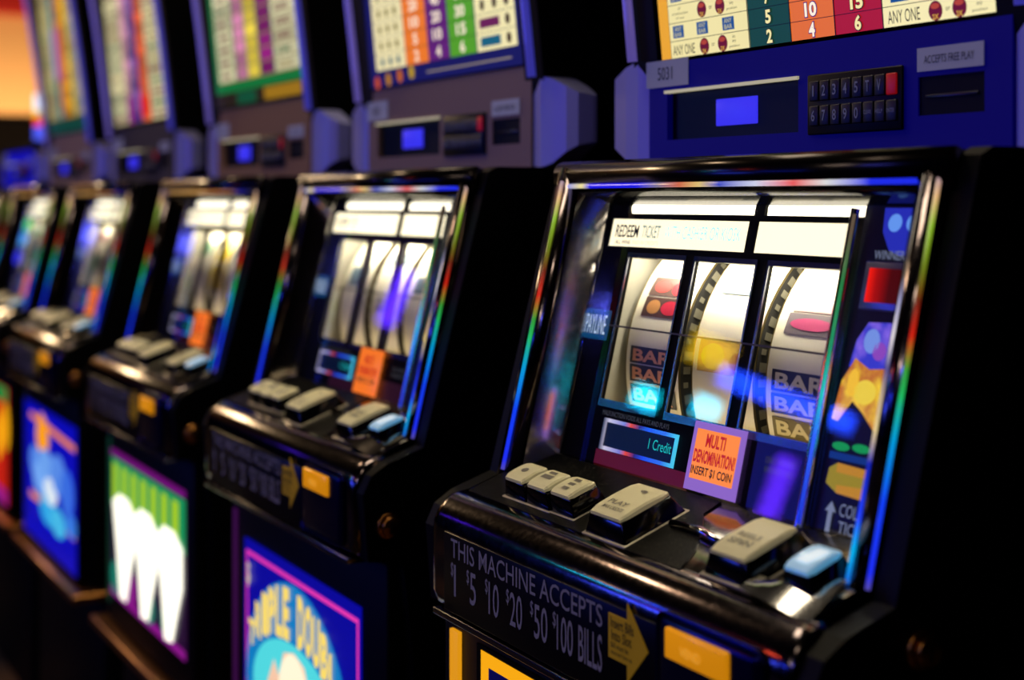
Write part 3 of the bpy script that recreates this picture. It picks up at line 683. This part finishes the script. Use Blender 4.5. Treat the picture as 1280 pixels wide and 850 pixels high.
def m_pay(i):
    mb = MB(); F = PAY; z = PAYZ[i] - 1.14; E = 1.0
    H = .40
    black = ink('100c08')
    if i == 0:
        cols = [(-.179, -.1655, 'f0a818', .95), (-.165, -.0605, 'f4e6a4', .97), (-.060, -.0115, '184a34', .75), (-.011, .037, 'e8701c', .92), (.0375, .0855, 'b81820', .8), (.086, .1855, 'f8ecb0', .99)]
        for a0, a1, c, s in cols: mb.rect(F, a0, a1, z + .001, H, .0, glow(c, s))
        for k in range(1, 20): mb.rect(F, -.165, .1855, z + k * .0152 - .00025, z + k * .0152 + .00025, .0004, black)
        for a in (-.0605, -.0112, .0372, .0857): mb.rect(F, a - .0004, a + .0004, z, H, .0005, black)
        return mb
    if i == 1:
        mb.rect(F, -.185, .185, z, H, 0, glow('1a1a70', .6)); z += .020; rp = .0193
        cols = [(-.165, -.082, 'f2e4b0', .95), (-.081, -.022, 'f07a20', .95), (-.021, .030, '6a2080', .8), (.031, .092, '58a820', .85), (.094, .178, 'f4e8b0', .97)]
    elif i == 2:
        mb.rect(F, -.185, .185, z, H, 0, glow('0a7a38', .8)); mb.rect(F, -.185, .185, z, z + .022, .0003, glow('30240c', .6)); mb.rect(F, .03, .178, z + .002, z + .020, .0005, glow('a87a10', .8)); mb.rect(F, -.09, -.005, z + .002, z + .02, .0005, glow('0a5a3a', .7))
        z += .038; rp = .020
        cols = [(-.165, -.088, 'ece6b8', .95), (-.080, -.032, 'dc88b0', .9), (-.028, .020, 'f4d848', .95), (.026, .080, '9a1c80', .85), (.086, .178, 'ece6b8', .95)]
    elif i == 3:
        rp = .02; z += .004
        cols = [(-.185, -.085, 'f0e6b0', .9), (-.083, -.035, 'e4a0b8', .85), (-.034, .015, '7a50b0', .8), (.016, .075, 'f06030', .9), (.078, .185, 'f2e8b4', .9)]
    elif i == 4:
        rp = .02; mb.rect(F, -.185, .185, z, z + .03, 0, glow('0c4a40', .7)); z += .032
        cols = [(-.185, -.085, 'c8bc78', .8), (-.083, -.035, '4a9aa0', .7), (-.034, .02, 'e88030', .85), (.022, .078, 'f0b820', .9), (.08, .185, 'c8c090', .8)]
    rnd = random.Random(11 + i)
    for a0, a1, c, s in cols:
        mb.rect(F, a0, a1, z, H, .0004, glow(c, s))
        if i > 1:                                                            # rows of the pay schedule differ in tint
            for k in range(18):
                q = rnd.choice((.55, .7, .85, 1.05)); mb.rect(F, a0 + .001, a1 - .001, z + k * rp + .0015, z + (k + 1) * rp - .0015, .0006, glow(c, s * q))
                if a1 - a0 > .07: mb.rect(F, a0 + .012, a1 - .012 - .02 * rnd.random(), z + k * rp + .006, z + k * rp + .013, .0007, glow(rnd.choice(('a08040', '8a5a50', '6a8a60', 'c8b880')), .7))
    for k in range(0, 18): mb.rect(F, cols[0][0], cols[-1][1], z + k * rp - (.0003 if i < 2 else .0012), z + k * rp + (.0003 if i < 2 else .0012), .0008, black if i < 2 else glow(('a89060', '907848', '786038')[i - 2], .6))
    if i == 3: 
        for k in range(18):
            if k % 3 == 0: mb.rect(F, -.034, .015, z + k * rp, z + (k + .9) * rp, .001, glow('2a2a90', .6))
            mb.rect(F, -.083, -.035, z, z + .05, .001, glow('8a1c80', .8)); mb.rect(F, .016, .075, z + .01, z + .045, .001, glow('e02a10', .9))
    if i == 4:
        mb.rect(F, -.034, .02, z + .08, z + .2, .001, glow('d84a60', .8)); mb.rect(F, -.083, -.035, z + .09, z + .2, .001, glow('8a90c8', .8))
    return mb
def m_pay_marks(i):
    """small printed symbols of the pay rows"""
    mb = MB(); F = PAY; z = PAYZ[i] - 1.14
    if i == 0:
        mar = glow('701018', .8); gld = glow('e8b040', .9); blu = glow('18569a', .8); dk = ink('201408')
        for k, (cx0, kind) in enumerate(((0, 'ovals'), (0, 'bars'), (0, 'ovals2'), (0, 'bars'), (0, 'ovals'), (0, 'bars'))):
            b = z + .0076 + .0152 * k
            if kind.startswith('ovals'):
                for a in (-.118, -.094):
                    mb.cut(); mb.oval(F, a, b, .0062, .0068, .0006, mar, 18); mb.oval(F, a, b + .0032, .004, .002, .0009, glow('c04820', .8)); mb.text(F, '2X', a - .0028, a + .0028, b - .0058, b - .0022, .001, gld, .02)
                mb.cut(); mb.text(F, 'or', -.108, -.104, b - .001, b + .0015, .0007, dk)
                for j, t in enumerate(('in', 'any', 'position')): mb.cut(); mb.text(F, t, -.079 - .0016 * len(t) / 2, -.079 + .0016 * len(t) / 2, b + .003 - .004 * j, b + .0055 - .004 * j, .0007, dk)
                if kind == 'ovals': mb.cut(); mb.text(F, 'ANY ONE', -.161, -.131, b - .0045, b + .004, .0007, dk)
                else:
                    for j, t in enumerate(('or', 'combination', 'of any')): mb.cut(); mb.text(F, t, -.148 - .0010 * len(t), -.148 + .0010 * len(t), b + .003 - .004 * j, b + .0052 - .004 * j, .0007, dk)
            else:
                for a in (-.152, -.119, -.085):
                    mb.cut(); mb.rect(F, a - .0075, a + .0075, b - .0052, b + .0052, .0006, blu)
                    mb.text(F, 'ANY', a - .005, a + .005, b + .0005, b + .0042, .0008, glow('d8d0a0', .8), .01); mb.text(F, 'BAR', a - .005, a + .005, b - .0042, b - .0005, .0008, glow('d8d0a0', .8), .01)
        for k in range(4):
            b = z + .0076 + .0152 * k
            if k % 2 == 0:
                mb.cut(); mb.text(F, 'ANY ONE', .091, .121, b - .0045, b + .0045, .0007, dk)
                for a in (.135, .156):
                    mb.cut(); mb.oval(F, a, b, .0062, .0068, .0006, mar, 18); mb.oval(F, a, b + .0032, .004, .002, .0009, glow('c04820', .8)); mb.text(F, '2X', a - .0028, a + .0028, b - .0058, b - .0022, .001, gld, .02)
                mb.cut(); mb.text(F, 'or', .144, .148, b - .001, b + .0015, .0007, dk)
                for j, t in enumerate(('in', 'any', 'position')): mb.cut(); mb.text(F, t, .173 - .0016 * len(t) / 2, .173 + .0016 * len(t) / 2, b + .003 - .004 * j, b + .0055 - .004 * j, .0007, dk)
            else:
                for a in (.103, .137, .170): mb.cut(); mb.rect(F, a - .0085, a + .0085, b - .0052, b + .0052, .0006, blu)
    else:
        zz = z + (.020 if i == 1 else .038 if i == 2 else .034)
        rp = .0193 if i == 1 else .02
        for k in range(8 if i == 1 else 14):
            b = zz + rp * (k + .5)
            for a in ((-.145, -.123, -.101) if i == 1 else (-.14, -.11)):
                mb.oval(F, a, b, .005, .0055, .0009, glow('1a6a80' if k > 4 or k == 0 else '9a8a40', .7) if i == 1 else glow('c8b890', .7), 10)
            for a in ((.112, .138, .163) if i == 1 else (.115, .15)):
                if i == 1 and k < 2: 
                    if a < .12: mb.rect(F, .103, .146, b - .005, b + .005, .0009, glow(('1a7090', '7a2060')[k], .7))
                    elif a > .15: mb.oval(F, a, b, .005, .006, .0009, glow('503818', .6), 10)
                else: mb.oval(F, a, b, .005, .006, .0009, glow('503818', .6) if i == 1 else glow('c0b088', .7), 10)
        if i == 1:
            for k in range(4): mb.oval(F, -.165 + .032 * k, z + .006 + .002 * k, .007, .008, .001, glow(('d05018', 'c08010', 'd06810', 'c8a010')[k], .8), 12)
            mb.rect(F, -.03, .165, z + .008, z + .010, .001, glow('b0a090', .6))
    return mb
def m_pay_numbers(i):
    mb = MB(); F = PAY; z = PAYZ[i] - 1.14
    if i == 0:
        for cx, nums, c, bc in ((-.0355, '2 5 7 10', 'f4e6a0', '08120c'), (.0130, '4 10 14 20', 'fff0d8', '6a1490'), (.0615, '6 15 21 30', 'f6e6a0', '200808')):
            for k, t in enumerate(nums.split()):
                b = z + .0076 + .0152 * k; w = .0065 * len(t); mb.cut()
                mb.text(F, t, cx - w / 2 - .0008, cx + w / 2 + .0008, b - .0062, b + .0062, .0007, glow(bc, .6), .075)
                mb.text(F, t, cx - w / 2, cx + w / 2, b - .0054, b + .0054, .0010, glow(c, 1.0), .035)
    else:
        z += .020
        for cx, nums in ((-.0515, '2 5 10 20 30'), (.0045, '4 10 20 40 60'), (.0615, '6 15 30 60 90')):
            for k, t in enumerate(nums.split()):
                b = z + .00965 + .0193 * k; w = .011 * len(t); mb.cut()
                mb.text(F, t, cx - w / 2, cx + w / 2, b - .0065, b + .0065, .001, glow('fbe8d0', 1.0), .03)
    return mb

# ------------------------------------------------------------------ one machine
LBL = [
    'nearest black slot machine with a royal blue player panel numbered 5031',
    'black slot machine with grey player panel and globe belly art under arched yellow letters',
    'black slot machine with three white sevens on its belly glass and green-framed paytable',
    'black slot machine with a wide bright blue belly glass and orange sun, slate player panel',
    'black slot machine beside the tower lamp, narrow paytable, green and blue reels',
    'slot machine with no paytable top, cut by the frame edge, low royal blue panel',
]
PLACE = [0.0, -.600, -1.192, -1.832, -2.425, -3.02]
def machine(i):
    t = bpy.data.objects.new('slot_machine', None); COL.objects.link(t); t.location = (PLACE[i], 0, 0)
    t['label'] = LBL[i]; t['category'] = 'slot machine'; t['group'] = 'slot machines standing in one row'
    P = lambda n, me, par=t: put(n, me, par)
    sh = lambda n, fn, *k: shared((n,) + tuple(k), fn)
    for sg in (-1, 1): P('side_panel', m_side(sg))
    P('cabinet_shell', sh('cabinet_shell', m_shell)); P('base_cabinet', sh('base_cabinet', m_base)); P('base_trim', sh('base_trim', m_trim))
    bz = P('screen_bezel', sh('screen_bezel', m_bezel))
    for wch in ((-1, -.2035), (1, .2150), (2, .2045), ('top', i > 1)): P('edge_light_glint', sh('edge_light_glint', lambda: m_edge(wch), wch), bz)
    for k in ('top', -1, 1): P('reveal_panel', sh('reveal_panel', lambda: m_reveal(k), k), bz)
    art = ['blue', 'plain', 'plain', 'deep', 'deep', 'deep'][i]
    gm = P('reel_glass', sh('reel_glass', lambda: m_mask(art), art))
    P('window_trim', sh('window_trim', m_window_trim), gm)
    P('glass_pane', sh('glass_pane', m_pane), gm)
    P('payline_wire', sh('payline_wire', m_payline), gm); P('payline_sign', sh('payline_sign', m_payline_sign), gm)
    P('glass_lettering', sh('glass_lettering', m_glass_text), gm)
    P('divider_strip', sh('divider_strip', m_strip), gm)
    if i == 4:
        for a, sv, c in ((-.125, .078, '18d040'), (-.135, .112, '10a0f8'), (-.145, .155, '1018f0')):
            P('reel_colour_blob', MB().prism(GLS, [(a + .030 * math.cos(k * math.pi / 10), -sv + .016 * math.sin(k * math.pi / 10)) for k in range(20)], .0046, .0062, glow(c, .95)))  # added glowing ovals on the glass, standing in for blurred reel colours
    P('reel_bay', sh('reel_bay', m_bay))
    for k in range(2):
        P('lamp_tube', sh('lamp_tube', lambda: m_lamp(k, 'fff4d8', 3.2), k))
        mp = P('message_panel', sh('message_panel', lambda: m_msg(k, '', 'fff2cc', 2.2 if i else 1.5), k, i > 0))
        if k == 0: P('lettering', sh('message_lettering', m_msg_text), mp)
    for k in range(3):
        r = P('reel', sh('reel', m_reel)); r.location.x = WIN[k][0] + .0005
        P('reel_flange', sh('reel_flange', m_flange), r)
        for kind, s0, s1 in REEL_ART[i][k]: P('reel_symbol', sh('reel_symbol', lambda: m_symbol(kind, s0, s1), kind, s0, s1), r)
    P('credit_display', sh('credit_display', lambda: m_display('2a58f0', '20c8c8')))
    st = P('denomination_sticker', sh('denomination_sticker', m_sticker if i == 0 else m_sticker_far, i == 0))
    P('lettering', sh('sticker_lettering', m_sticker_text), st)
    cp = P('award_column', sh('award_column', m_column)); P('winner_meter', sh('winner_meter', m_meter), cp); P('gold_bar', sh('gold_bar', m_bar), cp); P('lettering', sh('column_lettering', m_column_text), cp)
    dk = P('button_deck', sh('button_deck', m_deck)); P('deck_inlay', sh('deck_inlay', m_inlay), dk); P('deck_ridge', sh('deck_ridge', m_ridge), dk)
    for k in range(6):
        bt = P('button', sh('button', lambda: m_button(k), k)); cpk = P('button_cap', sh('button_cap', lambda: m_cap(k), k), bt); P('cap_print_glint', sh('cap_print_glint', lambda: m_cap_print_glint(k), k), bt)
        if k == 5: bt['label'] = 'small sky-blue lit button'
    P('front_rail', sh('front_rail', m_rail)); P('rail_sill', sh('rail_sill', m_sill))
    bp = P('bill_plate', sh('bill_plate', m_plate)); P('lettering', sh('plate_lettering', m_plate_text), bp)
    ar = P('bill_arrow', sh('bill_arrow', m_arrow)); P('lettering', sh('arrow_lettering', m_arrow_text), ar)
    hs = P('button_housing', sh('button_housing', m_housing)); P('amber_lens', sh('amber_lens', m_amber), hs); P('lettering', sh('amber_lettering', m_amber_text), hs)
    ly, lz = (-.1198, .7635) if i == 0 else (-.175, .7214)
    P('cabinet_lock', sh('cabinet_lock', lambda: m_lock(ly, lz), ly))
    P('belly_door', sh('belly_door', lambda: m_belly_door(BELLY[i][0]), BELLY[i][0]))
    bg = P('belly_glass', m_belly(i))
    if i in (1, 2): P('lettering' if i == 1 else 'white_seven', m_belly_letters(i), bg)
    P('side_strip', m_belly_strip(i))
    # top box
    P('top_shell', sh('top_shell', lambda: m_topshell(i == 5), i == 5))
    for sg in (-1, 1):
        P('side_wing', sh('side_wing', lambda: m_wing(sg), sg))
        if i < 5: P('side_light', sh('side_light', lambda: m_sidelight(sg), sg))
    pn = P('player_panel', m_panel(i))
    rd = P('card_reader', sh('card_reader', m_bezel_screen)); P('reader_screen', sh('reader_screen', m_lcd), rd)
    kp = P('keypad', sh('keypad', m_keypad))
    for r in range(2):
        for k in range(8):
            red = 'red' if (r == 0 and k == 7) else ''
            q = P('key', sh('key', lambda: m_key(red), red), kp); q.location = (.0125 + k * .0113, 0, 1.0935 - r * .0185)
            if red: q['label'] = 'red key'
    kl = P('key_lettering', sh('key_lettering', m_keytext), kp); kl['kind'] = 'stuff'
    P('bill_slot', sh('bill_slot', m_slot))
    for k in range(2):
        lb = P('panel_label', sh('panel_label', lambda: m_label(k), k)); P('lettering', sh('label_lettering', lambda: m_label_text(k), k), lb)
    if i < 5:
        pg = P('paytable_glass', m_pay(i)); ps = P('printed_symbol' if i == 0 else 'printed_symbols', m_pay_marks(i), pg)
        if i: ps['kind'] = 'stuff'
        if i < 2: P('lettering', m_pay_numbers(i), pg)
    # the fluorescent lamp that lights the reels from above, inside the bay
    l = bpy.data.lights.new('reel_lamp', 'AREA'); l.shape = 'RECTANGLE'; l.size = .25; l.size_y = .02; l.color = (1, .92, .70); l.energy = .50
    lo = bpy.data.objects.new('reel_lamp', l); COL.objects.link(lo); lo.parent = t
    p = GLS(-.015, -.058, -.010); d = GLS(-.015, -.16, -.030) - p
    lo.location = p; lo.rotation_euler = d.to_track_quat('-Z', 'Y').to_euler()
    l = bpy.data.lights.new('reel_lamp', 'AREA'); l.shape = 'RECTANGLE'; l.size = .25; l.size_y = .012; l.color = (1, .78, .40); l.energy = .028  # weak warm fill added from below to brighten the lower reels
    lo = bpy.data.objects.new('reel_lamp', l); COL.objects.link(lo); lo.parent = t
    p = GLS(-.015, -.192, -.008); d = GLS(-.015, -.12, -.035) - p
    lo.location = p; lo.rotation_euler = d.to_track_quat('-Z', 'Y').to_euler()
    return t
for i in range(6): machine(i)

# ------------------------------------------------------------------ tower lamp on the last machine
t = bpy.data.objects.new('tower_lamp', None); COL.objects.link(t); t.location = (-2.855, .02, 1.16)
t['label'] = 'small tower lamp with white, yellow, red and blue lit rings on the low blue machine'; t['category'] = 'lamp'
z = 0
put('lamp_foot', MB().loft([[Vector((r * math.cos(k * math.pi / 8), r * math.sin(k * math.pi / 8), zz)) for k in range(16)] for r, zz in ((.022, 0), (.022, .006), (.016, .010))], BLACK), t)
for c, h, s in (('5060ff', .035, 1.1), ('ff3a10', .022, 1.2), ('e8d020', .016, 1.1), ('f0f4ff', .042, 1.3)):
    put('lamp_ring', MB().loft([[Vector((r * math.cos(k * math.pi / 8), r * math.sin(k * math.pi / 8), zz)) for k in range(16)] for r, zz in ((.011, .010 + z), (.013, .012 + z), (.013, .008 + z + h), (.011, .010 + z + h))], glow(c, s)), t)
    z += h
